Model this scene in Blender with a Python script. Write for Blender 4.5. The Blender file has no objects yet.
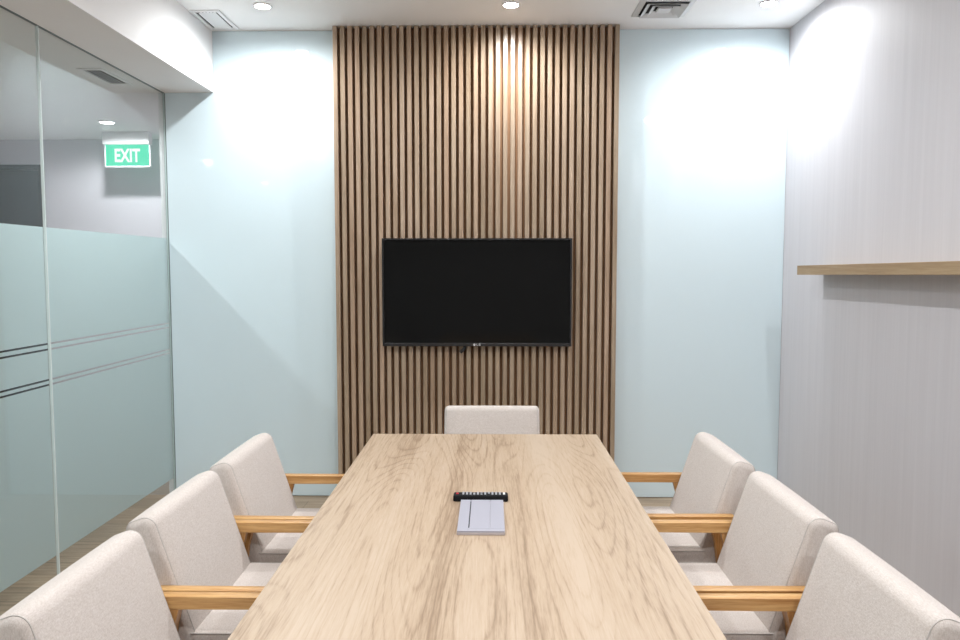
import bpy, bmesh, math, random
from mathutils import Vector, Matrix
random.seed(7)
C = bpy.context.scene.collection
PI = math.pi

# ------------------------------------------------------------------ helpers
def tag(o, label=None, cat=None, group=None, kind=None):
    if label: o['label'] = label
    if cat: o['category'] = cat
    if group: o['group'] = group
    if kind: o['kind'] = kind
    return o

def thing(name, label, cat, loc=(0, 0, 0), rz=0.0, group=None):
    o = bpy.data.objects.new(name, None)
    o.empty_display_size = 0.05
    C.objects.link(o)
    o.location = loc
    o.rotation_euler = (0, 0, rz)
    return tag(o, label, cat, group)

def obj(name, bm, mats, parent=None, smooth=None):
    me = bpy.data.meshes.new(name)
    bmesh.ops.recalc_face_normals(bm, faces=bm.faces[:])
    bm.to_mesh(me); bm.free()
    for m in (mats if isinstance(mats, (list, tuple)) else [mats]):
        me.materials.append(m)
    if smooth is not None:
        for p in me.polygons: p.use_smooth = True
        me.set_sharp_from_angle(angle=math.radians(smooth))
    o = bpy.data.objects.new(name, me)
    C.objects.link(o)
    if parent: o.parent = parent
    return o

def struct(name, bm, mats, parent=None, smooth=None):
    o = obj(name, bm, mats, parent, smooth)
    if not parent: o['kind'] = 'structure'
    return o

def copy_tree(o, parent=None):
    c = o.copy(); C.objects.link(c)
    if parent: c.parent = parent
    for ch in list(o.children): copy_tree(ch, c)
    return c

def box(bm, x0, x1, y0, y1, z0, z1, bev=0.0, seg=2, mi=0):
    r = bmesh.ops.create_cube(bm, size=1.0, matrix=Matrix.Translation(((x0+x1)/2, (y0+y1)/2, (z0+z1)/2)) @ Matrix.Diagonal((x1-x0, y1-y0, z1-z0, 1)))
    vs = r['verts']
    fs = set(f for v in vs for f in v.link_faces)
    for f in fs: f.material_index = mi
    if bev > 0:
        es = list(set(e for v in vs for e in v.link_edges))
        bmesh.ops.bevel(bm, geom=es, offset=bev, segments=seg, affect='EDGES', profile=0.5, clamp_overlap=True)
    return bm

def B(*a, **k): return box(bmesh.new(), *a, **k)

def boxes(lst, bev=0.0, seg=2):
    bm = bmesh.new()
    for a in lst: box(bm, *a, bev=bev, seg=seg)
    return bm

def loft(bm, loops, caps=True):
    rows = [[bm.verts.new(p) for p in l] for l in loops]
    n = len(rows[0])
    for a, b in zip(rows[:-1], rows[1:]):
        for i in range(n):
            bm.faces.new((a[i], a[(i+1) % n], b[(i+1) % n], b[i]))
    if caps:
        bm.faces.new(rows[0][::-1]); bm.faces.new(rows[-1])
    return bm

def ring(bm, r0, r1, z0, z1, n=40):
    loops = []
    for r, z in ((r0, z1), (r0, z0 + .001), (r0 + .002, z0), (r1 - .004, z0), (r1, z0 + .003), (r1, z1)):
        loops.append([(r*math.cos(2*PI*i/n), r*math.sin(2*PI*i/n), z) for i in range(n)])
    return loft(bm, loops, caps=False)

def cyl(bm, c, r, z0, z1, n=32, bev=0.0):
    cs = lambda rr, z: [(c[0]+rr*math.cos(2*PI*i/n), c[1]+rr*math.sin(2*PI*i/n), z) for i in range(n)]
    if bev: return loft(bm, [cs(r, z0), cs(r, z1-bev), cs(r-bev, z1)])
    return loft(bm, [cs(r, z0), cs(r, z1)])

def tube(bm, pts, r, n=6, closed=False):
    pts = [Vector(p) for p in pts]
    loops = []
    m = len(pts)
    for i, p in enumerate(pts):
        if closed: t = pts[(i+1) % m] - pts[i-1]
        else: t = pts[min(i+1, m-1)] - pts[max(i-1, 0)]
        t.normalize()
        a = t.cross(Vector((1, 0, 0)))
        if a.length < .2: a = t.cross(Vector((0, 0, 1)))
        a.normalize(); b = t.cross(a)
        loops.append([p + r*(math.cos(2*PI*k/n)*a + math.sin(2*PI*k/n)*b) for k in range(n)])
    if closed: loops.append(loops[0])
    if closed:
        rows = [[bm.verts.new(q) for q in l] for l in loops[:-1]]
        rows.append(rows[0])
        for a, b in zip(rows[:-1], rows[1:]):
            for i in range(n): bm.faces.new((a[i], a[(i+1) % n], b[(i+1) % n], b[i]))
    else: loft(bm, loops)
    return bm

def round_poly(pts, rad, seg=5):
    """pts: convex polygon (2D) with a fillet radius per corner."""
    out = []
    n = len(pts)
    for i in range(n):
        p = Vector(pts[i]); a = Vector(pts[i-1]) - p; b = Vector(pts[(i+1) % n]) - p
        r = rad[i] if isinstance(rad, (list, tuple)) else rad
        ang = a.angle(b)
        d = min(r/math.tan(ang/2), a.length*.49, b.length*.49)
        r = d*math.tan(ang/2)
        a.normalize(); b.normalize()
        c = p + (a+b).normalized()*(r/math.sin(ang/2))
        s = p + a*d - c; e = p + b*d - c
        for k in range(seg+1):
            t = k/seg
            om = s.angle(e)
            v = (s*math.sin((1-t)*om) + e*math.sin(t*om))/math.sin(om)
            out.append(c + v)
    return out

def inset(poly, d):
    n = len(poly); out = []
    area = sum(poly[i].x*poly[(i+1) % n].y - poly[(i+1) % n].x*poly[i].y for i in range(n))
    sg = 1 if area > 0 else -1
    for i in range(n):
        t = (poly[(i+1) % n] - poly[i-1]).normalized()
        out.append(poly[i] + sg*d*Vector((-t.y, t.x)))
    return out

# ------------------------------------------------------------------ materials
def mat(name):
    m = bpy.data.materials.new(name); m.use_nodes = True
    nt = m.node_tree; nt.nodes.clear()
    out = nt.nodes.new('ShaderNodeOutputMaterial')
    return m, nt, out

def N(nt, typ, **kw):
    n = nt.nodes.new(typ)
    for k, v in kw.items():
        if k.startswith('i_'):
            key = k[2:]
            key = int(key) if key.isdigit() else key.replace('_', ' ')
            n.inputs[key].default_value = v
        else: setattr(n, k, v)
    return n

def L(nt, a, b): nt.links.new(a, b)

def ramp(nt, fac, stops):
    r = nt.nodes.new('ShaderNodeValToRGB')
    e = r.color_ramp.elements
    while len(e) < len(stops): e.new(0.5)
    for k, (p, c) in enumerate(stops):
        e[k].position = p; e[k].color = (*c, 1)
    L(nt, fac, r.inputs['Fac'])
    return r.outputs['Color']

def principled(nt, out, rough=.5, spec=.5, metal=0.0, color=None):
    b = nt.nodes.new('ShaderNodeBsdfPrincipled')
    b.inputs['Roughness'].default_value = rough
    b.inputs['Specular IOR Level'].default_value = spec
    b.inputs['Metallic'].default_value = metal
    if color: b.inputs['Base Color'].default_value = (*color, 1)
    L(nt, b.outputs[0], out.inputs[0])
    return b

def coords(nt, scale=(1, 1, 1), loc=(0, 0, 0), rot=(0, 0, 0)):
    tc = nt.nodes.new('ShaderNodeTexCoord')
    mp = N(nt, 'ShaderNodeMapping')
    mp.inputs['Scale'].default_value = scale
    mp.inputs['Location'].default_value = loc
    mp.inputs['Rotation'].default_value = rot
    L(nt, tc.outputs['Object'], mp.inputs[0])
    return mp.outputs[0]

def noise(nt, vec, scale=5, detail=4, rough=.5, dist=0):
    n = N(nt, 'ShaderNodeTexNoise', i_Scale=scale, i_Detail=detail, i_Roughness=rough, i_Distortion=dist)
    L(nt, vec, n.inputs['Vector'])
    return n.outputs['Fac']

def bump(nt, h, b, strength=.2, dist=.002):
    n = N(nt, 'ShaderNodeBump', i_Strength=strength, i_Distance=dist)
    L(nt, h, n.inputs['Height']); L(nt, n.outputs[0], b.inputs['Normal'])

def mix(nt, fac, a, b, mode='MIX'):
    m = N(nt, 'ShaderNodeMix', data_type='RGBA', blend_type=mode)
    if isinstance(fac, (int, float)): m.inputs[0].default_value = fac
    else: L(nt, fac, m.inputs[0])
    for s, v in ((6, a), (7, b)):
        if isinstance(v, tuple): m.inputs[s].default_value = (*v, 1)
        else: L(nt, v, m.inputs[s])
    return m.outputs[2]

def math_(nt, op, a, b=0.0, c=None):
    m = N(nt, 'ShaderNodeMath', operation=op)
    for i, v in enumerate((a, b) if c is None else (a, b, c)):
        if isinstance(v, (int, float)): m.inputs[i].default_value = v
        else: L(nt, v, m.inputs[i])
    return m.outputs[0]

def plain(name, col, rough=.5, spec=.5, metal=0.0, var=.03, vscale=4.0, bmp=0.0, bscale=200):
    m, nt, out = mat(name)
    b = principled(nt, out, rough, spec, metal)
    v = coords(nt)
    f = noise(nt, v, vscale, 3)
    lo = tuple(c*(1-var) for c in col); hi = tuple(min(1, c*(1+var)) for c in col)
    L(nt, ramp(nt, f, [(.3, lo), (.7, hi)]), b.inputs['Base Color'])
    if bmp: bump(nt, noise(nt, v, bscale, 2), b, bmp, .001)
    return m

def emissive(name, col, s):
    m, nt, out = mat(name)
    e = N(nt, 'ShaderNodeEmission', i_Strength=s); e.inputs[0].default_value = (*col, 1)
    L(nt, e.outputs[0], out.inputs[0])
    return m

def wood(name, cols, axis='y', fine=60, broad=5, rough=.4, warp=.6, spec=.4, rings=0.0, along=.06, bmp=.08):
    """grain stretched along one axis; cols = dark, mid, light"""
    m, nt, out = mat(name)
    b = principled(nt, out, rough, spec)
    s = {'x': (along, 1, 1), 'y': (1, along, 1), 'z': (1, 1, along)}[axis]
    v = coords(nt, s)
    oi = N(nt, 'ShaderNodeObjectInfo')
    cmb = N(nt, 'ShaderNodeVectorMath', operation='ADD')
    sc = N(nt, 'ShaderNodeVectorMath', operation='SCALE', i_Scale=3.7)
    L(nt, oi.outputs['Location'], sc.inputs[0]); L(nt, v, cmb.inputs[0]); L(nt, sc.outputs[0], cmb.inputs[1])
    v = cmb.outputs[0]
    f1 = noise(nt, v, broad, 5, .55, warp)
    f2 = noise(nt, v, fine, 4, .65, .3)
    f3 = noise(nt, v, fine*3, 2, .6, .1)
    h = math_(nt, 'ADD', math_(nt, 'MULTIPLY', f1, .55), math_(nt, 'ADD', math_(nt, 'MULTIPLY', f2, .36), math_(nt, 'MULTIPLY', f3, .2)))
    if rings:
        # cathedral figure: contour lines of a stretched noise field, plus strips of slightly different tone
        g = noise(nt, coords(nt, (1, .115, 1)), 5.0, .6, .3, .05)
        ph = math_(nt, 'ADD', math_(nt, 'MULTIPLY', g, 24.0), math_(nt, 'MULTIPLY', f2, .32))
        tri = math_(nt, 'ABSOLUTE', math_(nt, 'SUBTRACT', math_(nt, 'MULTIPLY', math_(nt, 'FRACT', ph), 2.0), 1.0))
        line = math_(nt, 'MULTIPLY', math_(nt, 'POWER', tri, 5.0), math_(nt, 'ADD', noise(nt, coords(nt, (1, .2, 1)), 7, 2), .05))
        h = math_(nt, 'SUBTRACT', h, math_(nt, 'MULTIPLY', line, rings*.33))
        strip = noise(nt, coords(nt, (1, .01, 1)), 9, 3, .6)
        h = math_(nt, 'ADD', h, math_(nt, 'MULTIPLY', math_(nt, 'SUBTRACT', strip, .5), .28))
        h = math_(nt, 'SUBTRACT', h, .02)
    L(nt, ramp(nt, h, [(.36, cols[0]), (.5, cols[1]), (.64, cols[2])]), b.inputs['Base Color'])
    if bmp: bump(nt, f2, b, bmp, .0006)
    return m

M = {}
M['ceiling'] = plain('ceiling_paint', (.90, .895, .895), .85, .2, var=.01)
M['wall'] = plain('white_wall_paint', (.80, .80, .81), .8, .2, var=.015)
M['corridor'] = plain('corridor_wall_paint', (.66, .63, .675), .7, .25, var=.015)
M['white_metal'] = plain('white_enamel', (.82, .82, .83), .4, .4, var=.01)
M['grille'] = plain('grille_grey_metal', (.66, .665, .67), .5, .4, var=.02)
M['slot'] = plain('dark_duct', (.045, .047, .05), .8, .2)
M['fabric'] = None
M['table'] = wood('bleached_oak_laminate', ((.27, .185, .12), (.435, .325, .228), (.495, .388, .292)), 'y', 110, 5, .42, .4, .3, rings=.5, along=.05, bmp=.02)
M['arm'] = wood('oiled_teak_arm', ((.30, .125, .034), (.46, .235, .078), (.62, .375, .155)), 'y', 110, 20, .38, .5, .4, along=.05)
M['leg'] = wood('oiled_teak_leg', ((.27, .11, .03), (.42, .20, .063), (.54, .30, .115)), 'z', 110, 20, .4, .5, .4, along=.05)
M['shelf'] = wood('brown_oak_shelf', ((.25, .165, .09), (.34, .235, .135), (.42, .31, .19)), 'y', 60, 9, .5, .6, .3, along=.05)
M['black_plastic'] = plain('black_gloss_plastic', (.012, .012, .013), .25, .5)
M['black_matte'] = plain('black_matte_plastic', (.015, .015, .016), .55, .4)
M['remote'] = plain('remote_black_plastic', (.009, .009, .010), .55, .12)
M['button_grey'] = plain('grey_rubber_button', (.42, .42, .45), .6, .3)
M['button_red'] = plain('red_rubber_button', (.55, .03, .05), .5, .3)
M['button_white'] = plain('white_rubber_button', (.85, .85, .85), .5, .3)
M['outlet'] = plain('brushed_silver_lid', (.34, .335, .385), .5, .5, .0, var=.01)
M['outlet_rim'] = plain('anodised_rim', (.50, .46, .48), .4, .5, .3, var=.02)
M['dark_teal'] = plain('teal_gasket', (.16, .20, .21), .5, .4)
M['silver'] = plain('silver_print', (.75, .75, .78), .3, .5, .6)
M['dark_metal'] = plain('dark_frame_metal', (.05, .053, .058), .4, .5)

def fabric():
    m, nt, out = mat('oatmeal_linen_weave')
    b = principled(nt, out, .95, .15)
    b.inputs['Sheen Weight'].default_value = .15
    v = coords(nt)
    wv = noise(nt, coords(nt, (1, 1, .25)), 420, 1, .5)
    wh = noise(nt, coords(nt, (.25, 1, 1)), 420, 1, .5)
    w = math_(nt, 'MULTIPLY', math_(nt, 'ADD', wv, wh), .5)
    L(nt, ramp(nt, w, [(.34, (.50, .435, .395)), (.52, (.575, .515, .475)), (.68, (.63, .575, .54))]), b.inputs['Base Color'])
    puck = noise(nt, v, 14, 2, .5)
    h = math_(nt, 'ADD', math_(nt, 'MULTIPLY', w, .35), math_(nt, 'MULTIPLY', puck, .9))
    bump(nt, h, b, .5, .004)
    return m
M['fabric'] = fabric()
M['seam'] = plain('linen_seam_cord', (.50, .46, .43), .95, .1, var=.1, vscale=120)

def slat_mat(period, x0):
    m, nt, out = mat('walnut_slat_veneer')
    b = principled(nt, out, .30, .6)
    tc = nt.nodes.new('ShaderNodeTexCoord')
    sp = nt.nodes.new('ShaderNodeSeparateXYZ'); L(nt, tc.outputs['Object'], sp.inputs[0])
    idx = math_(nt, 'FLOOR', math_(nt, 'DIVIDE', math_(nt, 'SUBTRACT', sp.outputs[0], x0 - .008), period))
    wn = N(nt, 'ShaderNodeTexWhiteNoise', noise_dimensions='1D'); L(nt, idx, wn.inputs['W'])
    v = coords(nt, (1, 1, .035))
    f = noise(nt, v, 70, 5, .6, .4)
    f2 = noise(nt, coords(nt, (1, 1, .12)), 14, 3, .5, .3)
    h = math_(nt, 'ADD', math_(nt, 'MULTIPLY', f, .6), math_(nt, 'MULTIPLY', f2, .4))
    c = ramp(nt, h, [(.35, (.30, .21, .14)), (.5, (.40, .297, .21)), (.65, (.48, .37, .275))])
    t = ramp(nt, wn.outputs[0], [(0, (.86, .86, .83)), (.5, (1, 1, 1)), (1, (1.0, .93, .90))])
    L(nt, mix(nt, 1.0, c, t, 'MULTIPLY'), b.inputs['Base Color'])
    return m

def wallpaper():
    m, nt, out = mat('pearl_fabric_wallpaper')
    b = principled(nt, out, .55, .3)
    v = coords(nt, (1, 1, .035))
    f = noise(nt, v, 26, 5, .6, .2)
    f2 = noise(nt, coords(nt, (1, 1, .01)), 110, 2, .6)
    h = math_(nt, 'ADD', math_(nt, 'MULTIPLY', f, .6), math_(nt, 'MULTIPLY', f2, .4))
    L(nt, ramp(nt, h, [(.3, (.585, .57, .60)), (.7, (.64, .625, .655))]), b.inputs['Base Color'])
    bump(nt, h, b, .15, .001)
    return m
M['wallpaper'] = wallpaper()

def floor_mat():
    m, nt, out = mat('grey_oak_floor_planks')
    b = principled(nt, out, .45, .35)
    v = coords(nt)
    br = N(nt, 'ShaderNodeTexBrick', i_Scale=1.0)
    br.inputs['Brick Width'].default_value = 1.2
    br.inputs['Row Height'].default_value = .15
    br.inputs['Mortar Size'].default_value = .0015
    br.inputs['Color1'].default_value = (.20, .20, .20, 1); br.inputs['Color2'].default_value = (.9, .9, .9, 1)
    br.inputs['Mortar'].default_value = (.0, .0, .0, 1)
    br.offset = .37
    L(nt, v, br.inputs['Vector'])
    f = noise(nt, coords(nt, (.05, 1, 1)), 55, 5, .6, .5)
    c = ramp(nt, f, [(.33, (.25, .185, .125)), (.52, (.36, .28, .195)), (.68, (.45, .36, .26))])
    t = ramp(nt, br.outputs['Color'], [(0, (.35, .33, .3)), (.18, (.82, .82, .82)), (.9, (1.05, 1.0, .97))])
    L(nt, mix(nt, 1.0, c, t, 'MULTIPLY'), b.inputs['Base Color'])
    return m
M['floor'] = floor_mat()

def lacquered_glass():
    m, nt, out = mat('aqua_back_painted_glass')
    b = principled(nt, out, .03, .5, color=(.62, .735, .76))
    f = noise(nt, coords(nt), 1.3, 2)
    L(nt, ramp(nt, f, [(.3, (.68, .80, .848)), (.7, (.69, .81, .858))]), b.inputs['Base Color'])
    return m
M['aqua'] = lacquered_glass()

def clear_glass(name, tint, f0=.045):
    m, nt, out = mat(name)
    lw = N(nt, 'ShaderNodeLayerWeight', i_Blend=.5)
    fr = math_(nt, 'ADD', math_(nt, 'MULTIPLY', math_(nt, 'POWER', lw.outputs['Facing'], 5.0), .9), f0)
    t = N(nt, 'ShaderNodeBsdfTransparent'); t.inputs[0].default_value = (*tint, 1)
    g = N(nt, 'ShaderNodeBsdfGlossy', i_Roughness=0.0); g.inputs[0].default_value = (1, 1, 1, 1)
    mx = nt.nodes.new('ShaderNodeMixShader')
    L(nt, fr, mx.inputs[0]); L(nt, t.outputs[0], mx.inputs[1]); L(nt, g.outputs[0], mx.inputs[2])
    L(nt, mx.outputs[0], out.inputs[0])
    return m
M['glass'] = clear_glass('clear_partition_glass', (.955, .975, .97), .028)
M['edge'] = plain('polished_glass_edge', (.55, .66, .64), .3, .5)
M['silicone'] = plain('clear_silicone_joint', (.72, .80, .79), .35, .5)

def frost():
    m, nt, out = mat('frosted_glass_film')
    t = N(nt, 'ShaderNodeBsdfTranslucent'); t.inputs[0].default_value = (.82, .98, 1.0, 1)
    d = N(nt, 'ShaderNodeBsdfDiffuse'); d.inputs[0].default_value = (.44, .55, .57, 1)
    mx = N(nt, 'ShaderNodeMixShader'); mx.inputs[0].default_value = .45
    L(nt, t.outputs[0], mx.inputs[1]); L(nt, d.outputs[0], mx.inputs[2])
    L(nt, mx.outputs[0], out.inputs[0])
    return m
M['frost'] = frost()

def screen_mat():
    m, nt, out = mat('black_screen_glass')
    principled(nt, out, .05, .13, color=(.004, .004, .004))
    return m
M['screen'] = screen_mat()
M['lamp'] = emissive('downlight_lens_glow', (1.0, .985, .97), 40.0)
M['corridor_lamp'] = emissive('corridor_lens_glow', (1.0, .985, .97), 25.0)
M['exit_green'] = emissive('exit_green_backlight', (.07, .70, .42), .95)
M['exit_white'] = emissive('exit_white_backlight', (.90, 1.0, .96), 1.0)

# ------------------------------------------------------------------ dimensions
BY, CZ = 4.915, 3.055          # back wall, ceiling
PX, RX = -2.125, 1.905         # glass partition, right wall
SZ = 2.665                     # bulkhead underside and corridor ceiling
EY = 6.65                      # corridor end wall
FY = -2.2                      # wall behind the camera
LX = -5.0                      # far corridor wall

# ------------------------------------------------------------------ the setting
struct('floor', B(LX-.1, RX+.15, FY-.1, EY+.1, -.08, 0), M['floor'])
struct('ceiling', B(-1.80, RX+.15, FY-.1, BY+.15, CZ, CZ+.08), M['ceiling'])
struct('ceiling_corridor', B(LX-.1, PX-.03, FY-.1, EY+.1, SZ, SZ+.08), M['ceiling'])
struct('trim_1', B(PX-.03, -1.80, FY-.1, BY, SZ, CZ+.08), M['ceiling'])          # bulkhead over the partition
struct('wall_back', B(PX-.045, RX+.15, BY, BY+.12, 0, CZ), M['wall'])
struct('wall_right', B(RX, RX+.15, FY-.1, BY, 0, CZ), M['wallpaper'])
struct('wall_front', B(LX-.1, RX+.15, FY-.15, FY, 0, CZ), M['wall'])
struct('wall_corridor_end', B(LX-.1, PX+.6, EY, EY+.12, 0, SZ), M['corridor'])
struct('wall_corridor_left', B(LX-.12, LX, FY, EY, 0, SZ), M['corridor'])
struct('wall_corridor_right', B(PX+.02, PX+.10, BY+.12, EY, 0, SZ), M['corridor'])

# dark glazed door at the end of the corridor
d = bpy.data.objects.new('door_1', None); C.objects.link(d); d.location = (-4.43, EY, 0); d['kind'] = 'structure'
obj('door_frame', boxes([(-.46, -.42, -.03, .0, 0, 2.443), (.42, .46, -.03, 0, 0, 2.443), (-.42, .42, -.03, 0, 2.40, 2.443)], bev=.003), M['dark_metal'], d)
obj('door_leaf', boxes([(-.417, .417, -.018, 0, .005, 2.397)], bev=.002), plain('smoked_door_glass', (.055, .058, .062), .12, .4), d)
obj('door_handle', boxes([(-.36, -.335, -.05, -.018, .9, 1.3)], bev=.004), M['silver'], d)

# glass partition: panes, silicone joints, top and bottom channels, frosted film with clear stripes
pt = bpy.data.objects.new('wall_left', None); C.objects.link(pt); pt.location = (PX, 0, 0); pt['kind'] = 'structure'
bays = [(3.555, 4.908), (2.148, 3.551), (.740, 2.144), (-.667, .736), (-2.19, -.671)]
bands = [(.12, .9625), (.9715, .9865), (.9955, 1.1335), (1.1425, 1.1605), (1.1695, 1.725)]
for y0, y1 in bays:
    bm = bmesh.new()
    box(bm, -.010, 0, y0, y1, .0005, SZ - .002)
    for f in bm.faces:
        c = f.calc_center_median()
        f.material_index = 1 if abs(f.normal.y) > .5 else 0
    g = obj('glass_pane', bm, [M['glass'], M['edge']], pt)
    bm = bmesh.new()
    for z0, z1 in bands:
        vs = [bm.verts.new(p) for p in ((-.0115, y0+.004, z0), (-.0115, y1-.004, z0), (-.0115, y1-.004, z1), (-.0115, y0+.004, z1))]
        bm.faces.new(vs)
    obj('frosted_film', bm, M['frost'], g)
for y in (3.553, 2.146, .738, -.669):
    obj('silicone_joint', B(-.0125, .0005, y-.0028, y+.0028, .0005, SZ-.002), M['silicone'], pt)
obj('corner_channel', B(-.012, .002, 4.909, 4.915, 0, SZ), M['dark_teal'], pt)
obj('top_channel', B(-.012, .002, FY, 4.909, SZ-.003, SZ), M['dark_teal'], pt)

# ------------------------------------------------------------------ panels on the back wall
def glass_panel(x0, x1, label):
    t = thing('glass_panel', label, 'glass panel', ((x0+x1)/2, BY, 0), group='aqua glass wall panels')
    w = (x1-x0)/2
    obj('pane', B(-w, w, -.012, 0, .004, CZ-.002, bev=.0015, seg=1), M['aqua'], t)
glass_panel(PX+.006, -1.008, 'pale aqua back-painted glass wall panel left of the wooden slats')
glass_panel(.818, RX-.001, 'pale aqua back-painted glass wall panel right of the wooden slats, beside the shelf wall')

sx0, sx1, nsl, sw = -1.002, .806, 39, .0275
per = (sx1-sx0-sw)/(nsl-1)
sp = thing('slatted_panel', 'tall wall panel of vertical walnut slats behind the television', 'wall panel', (0, BY, 0))
obj('backing_board', B(sx0+.002, sx1-.002, -.055, 0, .002, CZ-.002), plain('dark_brown_backing', (.31, .175, .095), .7, .2), sp)
obj('slats', boxes([(sx0+i*per, sx0+i*per+sw, -.110, -.055, .002, CZ-.002) for i in range(nsl)], bev=.0015, seg=1), slat_mat(per, sx0), sp)

# ------------------------------------------------------------------ television
tv = thing('television', 'large black flat television hung on the slatted panel', 'television', (-.090, BY-.110, 1.030))
W2, TH = .604, .688
obj('housing', B(-W2, W2, -.055, -.022, 0, TH, bev=.004), M['black_plastic'], tv)
obj('wall_mount', boxes([(-.2, .2, -.023, -.0, .2, .5)], bev=.003), M['dark_metal'], tv)
obj('screen', B(-W2+.012, W2-.012, -.0565, -.0545, .022, TH-.012, bev=.0008, seg=1), M['screen'], tv)
bz = obj('bezel', boxes([(-W2, -W2+.011, -.060, -.054, 0, TH), (W2-.011, W2, -.060, -.054, 0, TH), (-W2+.011, W2-.011, -.060, -.054, TH-.011, TH), (-W2+.011, W2-.011, -.060, -.054, 0, .021)], bev=.0015), M['black_plastic'], tv)
# small round emblem with two letters beside it on the lower edge
bm = bmesh.new()
for i in range(1):
    cyl(bm, (0, 0), .0075, 0, .001, 20)
bmesh.ops.transform(bm, matrix=Matrix.Translation((-.016, -.0600, .0105)) @ Matrix.Rotation(PI/2, 4, 'X'), verts=bm.verts)
for a in ((-.002, .0008, -.061, -.0598, .004, .017), (-.002, .008, -.061, -.0598, .004, .0066),
          (.0115, .0143, -.061, -.0598, .004, .017), (.0115, .0225, -.061, -.0598, .0144, .017), (.0115, .0225, -.061, -.0598, .004, .0066), (.0197, .0225, -.061, -.0598, .0066, .0115), (.017, .0225, -.061, -.0598, .0095, .0118)):
    box(bm, *a)
lg = obj('emblem', bm, M['silver'], tv); lg['label'] = 'small silver emblem on the lower bezel'
cb = obj('cable_plug', tube(bmesh.new(), [(-.075, -.03, .02), (-.078, -.035, -.01), (-.09, -.04, -.026), (-.108, -.044, -.040)], .011, 10), M['black_matte'], tv, smooth=50)
cb['label'] = 'short black plug hanging under the lower edge'

# ------------------------------------------------------------------ shelf on the right wall
sh = thing('wall_shelf', 'long thin brown wooden ledge shelf running along the right wall', 'shelf', (1.905, 2.0, 1.511))
sh.rotation_euler = (math.radians(-.5), 0, 0)
obj('board', B(-.150, 0, -2.6, 2.315, 0, .053, bev=.002), M['shelf'], sh)

# ------------------------------------------------------------------ table
TX, TY0, TY1, TT = -.0285, .78, 3.468, .75
tb = thing('conference_table', 'long pale oak conference table with chairs around it', 'table', (TX, (TY0+TY1)/2, 0))
hl = (TY1-TY0)/2
obj('tabletop', B(-.5265, .5265, -hl, hl, TT-.036, TT, bev=.002), M['table'], tb)
for s in (-1, 1):
    obj('leg', B(-.22, .22, s*.85-.03, s*.85+.03, 0, TT-.036, bev=.003), M['table'], tb)
obj('stretcher', B(-.02, .02, -.82, .82, .52, .66, bev=.002), M['table'], tb)

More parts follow.
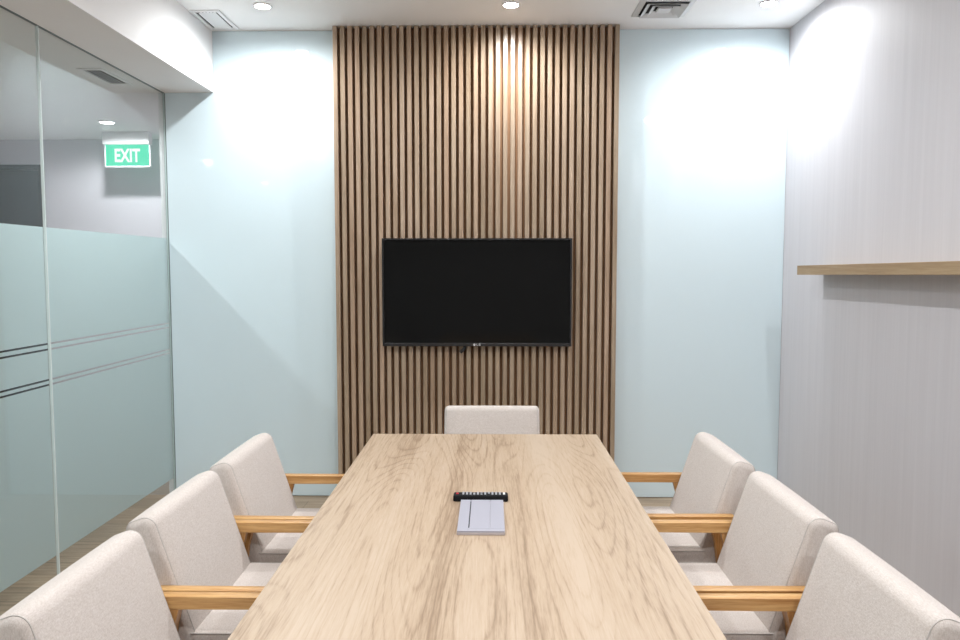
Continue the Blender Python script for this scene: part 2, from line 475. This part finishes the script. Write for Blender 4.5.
# ------------------------------------------------------------------ chairs
def make_chair(name, label):
    """Armchair facing local +y; local y=0 is where the back's front face meets the seat."""
    t = thing(name, label, 'chair')
    hw = .265
    # --- back cushion: side profile swept across the width with rounded ends
    f0 = Vector((.030, .395)); dirv = Vector((-.330, 1.0)).normalized(); nrm = Vector((-dirv.y, dirv.x))
    Lb, th = .447, .095
    prof = round_poly([f0, f0 + dirv*Lb, f0 + dirv*(Lb-.004) + nrm*th, f0 + nrm*th], [.02, .038, .030, .02], 6)
    def cushion(prof, hw, r, puff, naxis):
        loops = []
        xs = [(-hw, r), (-hw+.18*r, .55*r), (-hw+.5*r, .2*r), (-hw+r, 0)]
        for k in range(1, 8): xs.append((-hw+r + (2*hw-2*r)*k/8, 0))
        xs += [(-a, b) for a, b in xs[3::-1]]
        c = sum(prof, Vector((0, 0)))/len(prof)
        for x, d in xs:
            u = 1 - (x/hw)**2
            pl = inset(prof, d)
            lp = []
            for p in pl:
                q = p.copy()
                off = (p-c).dot(naxis)
                q += naxis*(puff*u*(1 if off > 0 else -1))*min(1, abs(off)/.02)
                lp.append((x, q.x, q.y))
            loops.append(lp)
        return loft(bmesh.new(), loops)
    bc = obj('backrest', cushion(prof, hw, .022, .006, nrm), M['fabric'], t, smooth=60)
    for s in (-1, 1):
        tp = inset(prof, .0035)
        sm = tube(bmesh.new(), [(s*(hw-.013), p.x, p.y) for p in tp], .0022, 6, closed=True)
        obj('seam', sm, M['seam'], bc, smooth=60)
    # --- seat cushion: boxed, slightly crowned
    sprof = round_poly([(-.045, .352), (.475, .352), (.485, .470), (-.045, .470)], [.02, .03, .028, .02], 6)
    sprof = [Vector(p) for p in sprof]
    sc = obj('seat', cushion(sprof, hw-.002, .02, .003, Vector((0, 1))), M['fabric'], t, smooth=60)
    for z in (.463,):
        pts = round_poly([(-hw+.004, -.03), (hw-.004, -.03), (hw-.004, .478), (-hw+.004, .478)], .03, 5)
        obj('seam', tube(bmesh.new(), [(p.x, p.y, z) for p in pts], .0024, 6, closed=True), M['seam'], sc, smooth=60)
    # --- wooden frame
    for s in (-1, 1):
        xi, xo = s*.2675, s*.3015
        a, b2 = min(xi, xo), max(xi, xo)
        # arm: slightly tapered bar, long along y
        ap = round_poly([(-.105, .572), (.445, .574), (.452, .610), (-.105, .612)], [.006, .01, .008, .006], 3)
        bm = bmesh.new()
        loft(bm, [[(a, p.x, p.y) for p in inset(ap, .002)], [(a+.003, p.x, p.y) for p in ap], [(b2-.003, p.x, p.y) for p in ap], [(b2, p.x, p.y) for p in inset(ap, .002)]])
        obj('armrest', bm, M['arm'], t, smooth=40)
        def leg(y_top, y_bot, w_top, w_bot, gusset):
            n = 8; loops = []
            for k in range(n+1):
                u = k/n; z = .5725*(1-u)
                y = y_top + (y_bot-y_top)*u; w = w_top + (w_bot-w_top)*u
                g = gusset*max(0, 1-(.5725-z)/.035)**2
                yy0, yy1 = y - w/2, y + w/2
                if gusset > 0: yy1 += g
                else: yy0 += g
                loops.append([(a+.002, yy0, z), (b2-.002, yy0, z), (b2-.002, yy1, z), (a+.002, yy1, z)])
            return loft(bmesh.new(), loops)
        obj('leg', leg(-.047, -.115, .044, .028, .010), M['leg'], t)
        obj('leg', leg(.410, .425, .042, .028, -.010), M['leg'], t)
        obj('side_rail', B(min(s*.25, s*.282), max(s*.25, s*.282), -.06, .40, .300, .350, bev=.003), M['arm'], t)
    obj('cross_rail', B(-.27, .27, .380, .412, .296, .350, bev=.003), M['leg'], t)
    obj('cross_rail', B(-.27, .27, -.075, -.045, .296, .350, bev=.003), M['leg'], t)
    return t

G = 'cream fabric armchairs around the table'
ch = make_chair('armchair', 'cream upholstered armchair at the head of the table, under the television')
ch.location = (.006, 3.87, 0); ch.rotation_euler = (0, 0, PI); ch['group'] = G; ch.scale = (.965, .965, .972)
for y, x, lab in ((2.975, -.862, 'cream armchair on the left side of the table, farthest of three, by the aqua glass'),
                  (2.362, -.872, 'cream armchair on the left side of the table, middle one of three'),
                  (1.752, -.862, 'cream armchair on the left side of the table, nearest the viewer, cut by the frame')):
    c = copy_tree(ch); c.scale = (1, 1, 1); c.location = (x, y, 0); c.rotation_euler = (0, 0, -PI/2); c['label'] = lab
for y, x, lab in ((3.022, .803, 'cream armchair on the right side of the table, farthest of three, by the aqua glass'),
                  (2.385, .820, 'cream armchair on the right side of the table, middle one of three'),
                  (1.765, .812, 'cream armchair on the right side of the table, nearest the viewer, cut by the frame')):
    c = copy_tree(ch); c.scale = (1, 1, 1); c.location = (x, y, 0); c.rotation_euler = (0, 0, PI/2); c['label'] = lab

# ------------------------------------------------------------------ cable box and remote on the table
ob = thing('cable_box', 'flat silver cable outlet box with split lid on the tabletop', 'outlet box', (-.029, 2.281, TT))
obj('rim', B(-.071, .071, -.149, .149, 0, .008, bev=.0015), M['outlet_rim'], ob)
obj('lid', boxes([(-.0700, -.0375, -.148, .148, .008, .0125), (-.0360, .0265, -.125, .148, .008, .0125), (.0272, .0700, -.125, .148, .008, .0125), (-.0375, .0700, -.148, -.1255, .008, .0125)], bev=.0005, seg=1), M['outlet'], ob)
obj('slot', B(-.0378, -.0345, -.118, .13, .0118, .0129), M['slot'], ob)

rc = thing('remote_control', 'black remote control with rows of small buttons lying behind the cable box', 'remote', (-.034, 2.468, TT))
rp = round_poly([(-.024, 0), (.024, 0), (.021, .021), (-.019, .021)], [.003, .003, .006, .006], 4)
bm = bmesh.new()
xs = [(-.092, .005), (-.0905, .002), (-.087, 0), (.087, 0), (.0905, .002), (.092, .005)]
loft(bm, [[(x, p.x, p.y) for p in inset(rp, d)] for x, d in xs])
obj('body', bm, M['remote'], rc, smooth=40)
bx = B(-.0825, -.0745, -.006, .004, .0205, .0236, bev=.001); o = obj('button', bx, M['button_red'], rc); o['label'] = 'red power button'
for i in range(11):
    for j in range(3):
        if (i*7 + j*5) % 9 == 4: continue
        x = -.062 + i*.0123; y = -.0105 + j*.0105
        obj('button', B(x, x+.0068, y, y+.006, .0205, .0232, bev=.001, seg=1), M['button_grey'], rc)
o = obj('button', B(.075, .082, -.010, .008, .0205, .0236, bev=.001), M['button_white'], rc); o['label'] = 'white button'

# ------------------------------------------------------------------ ceiling fittings
def spot(name, loc, power, parent, col=(.955, .98, 1.0), size=150, blend=.9, rad=.04):
    l = bpy.data.lights.new(name, 'SPOT' if size < 180 else 'POINT'); l.energy = power; l.color = col
    if size < 180: l.spot_size = math.radians(size); l.spot_blend = blend
    l.shadow_soft_size = rad
    o = bpy.data.objects.new(name, l); C.objects.link(o); o.parent = parent; o.location = loc
    return o

def downlight(x, y, z, label, lens, power, r=.055, group=None, **k):
    t = thing('downlight', label, 'ceiling light', (x, y, z), group=group)
    obj('trim_ring', ring(bmesh.new(), r*.80, r, -.007, 0), M['white_metal'], t, smooth=40)
    obj('lens', cyl(bmesh.new(), (0, 0), r*.785, -.0045, -.0008, 32), lens, t)
    spot('bulb', (0, 0, -.02), power, t, **k)
    return t
GR = 'recessed downlights in the room ceiling'
rows = ((4.445, ('in front of the left aqua glass panel', 'above the slatted panel and television', 'in front of the right aqua glass panel')),
        (2.08, ('above the left row of chairs, out of frame', 'above the middle of the table, out of frame', 'above the right row of chairs, out of frame')),
        (-.10, ('above and left of the near table end, out of frame', 'above the near table end, out of frame', 'above and right of the near table end, out of frame')))
PW = {0: 52, 1: 64, 2: 64}
for k, (y, labs) in enumerate(rows):
    for x, lab in zip((-1.333, .114, 1.602), labs):
        downlight(x, y, CZ, 'round white recessed downlight, lit, ' + lab, M['lamp'], PW[k], group=GR, size=176, blend=.8)
for pw, y, lab in ((43, 5.863, 'beside the hanging exit sign'), (50, 3.86, 'out of frame, left of the partition'), (4, 1.86, 'out of frame, farther along the corridor'), (3, -.14, 'out of frame, at the near end of the corridor')):
    downlight(-2.993, y, SZ, 'round recessed corridor downlight, lit, ' + lab, M['corridor_lamp'], pw, r=.065, group='downlights in the corridor', size=176, blend=.35)

# square air diffuser
df = thing('air_diffuser', 'square grey air conditioning diffuser of nested frames in the ceiling', 'vent', (1.010, 4.507, CZ))
def sqring(bm, r0, r1, z0, z1, n=4):
    """flared square ring: outer edge r1 at height z1, inner edge r0 at height z0"""
    t = .003
    L_ = lambda r, z: [(-r, -r, z), (r, -r, z), (r, r, z), (-r, r, z)]
    rows_ = [[bm.verts.new(p) for p in l] for l in (L_(r0, z0), L_(r1, z1), L_(r1, z1+t), L_(r0, z0+t))]
    rows_.append(rows_[0])
    for a, b in zip(rows_[:-1], rows_[1:]):
        for i in range(4): bm.faces.new((a[i], a[(i+1) % 4], b[(i+1) % 4], b[i]))
    return bm
obj('duct', B(-.13, .13, -.13, .13, -.004, -.001), M['slot'], df)
bm = bmesh.new(); sqring(bm, .128, .160, -.012, -.003)
obj('frame', bm, M['grille'], df)
for r0, r1 in ((.090, .118), (.052, .080)):
    bm = bmesh.new(); sqring(bm, r0, r1, -.007, -.024)
    obj('louvre', bm, M['grille'], df)
bm = bmesh.new(); box(bm, -.040, .040, -.040, .040, -.022, -.010, bev=.003)
obj('core_plate', bm, M['grille'], df)

def slot_vent(x, y, z, w, d_, label, n, bw, tilt, gap):
    t = thing('air_vent', label, 'vent', (x, y, z))
    a, b = w/2, d_/2; f = .024
    obj('frame', boxes([(-a, a, -b, -b+f, -.008, 0), (-a, a, b-f, b, -.008, 0), (-a, -a+f, -b+f, b-f, -.008, 0), (a-f, a, -b+f, b-f, -.008, 0)], bev=.002), M['white_metal'], t)
    obj('duct', B(-a+f, a-f, -b+f, b-f, -.0015, -.0005), M['slot'], t)
    x0, x1 = -a+f+gap, a-f-.010
    for i in range(n):
        cx = x0 + (x1-x0)*(i+.5)/n
        bm = B(-bw, bw, -b+f, b-f-.012, -.0008, .0008)
        bmesh.ops.transform(bm, matrix=Matrix.Translation((cx, 0, -.009)) @ Matrix.Rotation(math.radians(tilt), 4, 'Y'), verts=bm.verts)
        obj('louvre', bm, M['white_metal'], t)
    return t
slot_vent(-1.700, 4.682, CZ, .180, .345, 'small white slotted air vent in the room ceiling corner beside the bulkhead', 5, .010, -25, .022)
slot_vent(-2.285, 4.480, SZ, .150, .365, 'white slotted air vent in the corridor ceiling beyond the glass', 4, .006, 26, .012)

# ------------------------------------------------------------------ exit sign
ex = thing('exit_sign', 'green and white lit EXIT sign hanging from the corridor ceiling', 'sign', (-3.050, 6.300, SZ))
obj('housing', B(-.197, .197, -.035, .035, -.105, 0, bev=.006), M['white_metal'], ex)
obj('frame', boxes([(-.192, -.184, -.008, .008, -.290, -.105), (.184, .192, -.008, .008, -.290, -.105), (-.192, .192, -.008, .008, -.290, -.280)], bev=.001, seg=1), M['white_metal'], ex)
sg = obj('sign_panel', B(-.184, .184, -.006, .006, -.280, -.105), M['exit_green'], ex)
cu = bpy.data.curves.new('exit_text', 'FONT'); cu.body = 'EXIT'; cu.size = .150; cu.extrude = .0015; cu.offset = .0045
cu.align_x = 'CENTER'; cu.space_character = 1.0
tmp = bpy.data.objects.new('exit_text', cu); C.objects.link(tmp)
bpy.context.view_layer.update()
me = bpy.data.meshes.new_from_object(tmp.evaluated_get(bpy.context.evaluated_depsgraph_get()))
bpy.data.objects.remove(tmp); bpy.data.curves.remove(cu)
xs = [v.co.x for v in me.vertices]; ys = [v.co.y for v in me.vertices]
cx, cy = (max(xs)+min(xs))/2, (max(ys)+min(ys))/2
kx, ky = .215/(max(xs)-min(xs)), .112/(max(ys)-min(ys))
for v in me.vertices:
    x, y, z = v.co
    v.co = ((x-cx)*kx, -.0068 - z*.3, (y-cy)*ky - .193)
me.materials.clear(); me.materials.append(M['exit_white'])
lt = bpy.data.objects.new('lettering', me); C.objects.link(lt); lt.parent = ex
lt['label'] = 'white capital letters reading EXIT'

# ------------------------------------------------------------------ world, camera, view
w = bpy.data.worlds.new('World'); bpy.context.scene.world = w; w.use_nodes = True
w.node_tree.nodes['Background'].inputs[0].default_value = (.8, .85, .9, 1)
w.node_tree.nodes['Background'].inputs[1].default_value = .05

cam = bpy.data.cameras.new('camera'); cam.sensor_width = 36; cam.lens = 746/960*36; cam.clip_start = .05
co = bpy.data.objects.new('camera', cam); C.objects.link(co)
co.location = (0, 0, 1.53)
co.rotation_euler = (math.radians(90-3.987), 0, math.radians(.845))
sc = bpy.context.scene
sc.camera = co
vs = sc.view_settings
vs.view_transform = 'Standard'; vs.look = 'None'; vs.exposure = 0.38; vs.gamma = 1.0; vs.use_curve_mapping = False
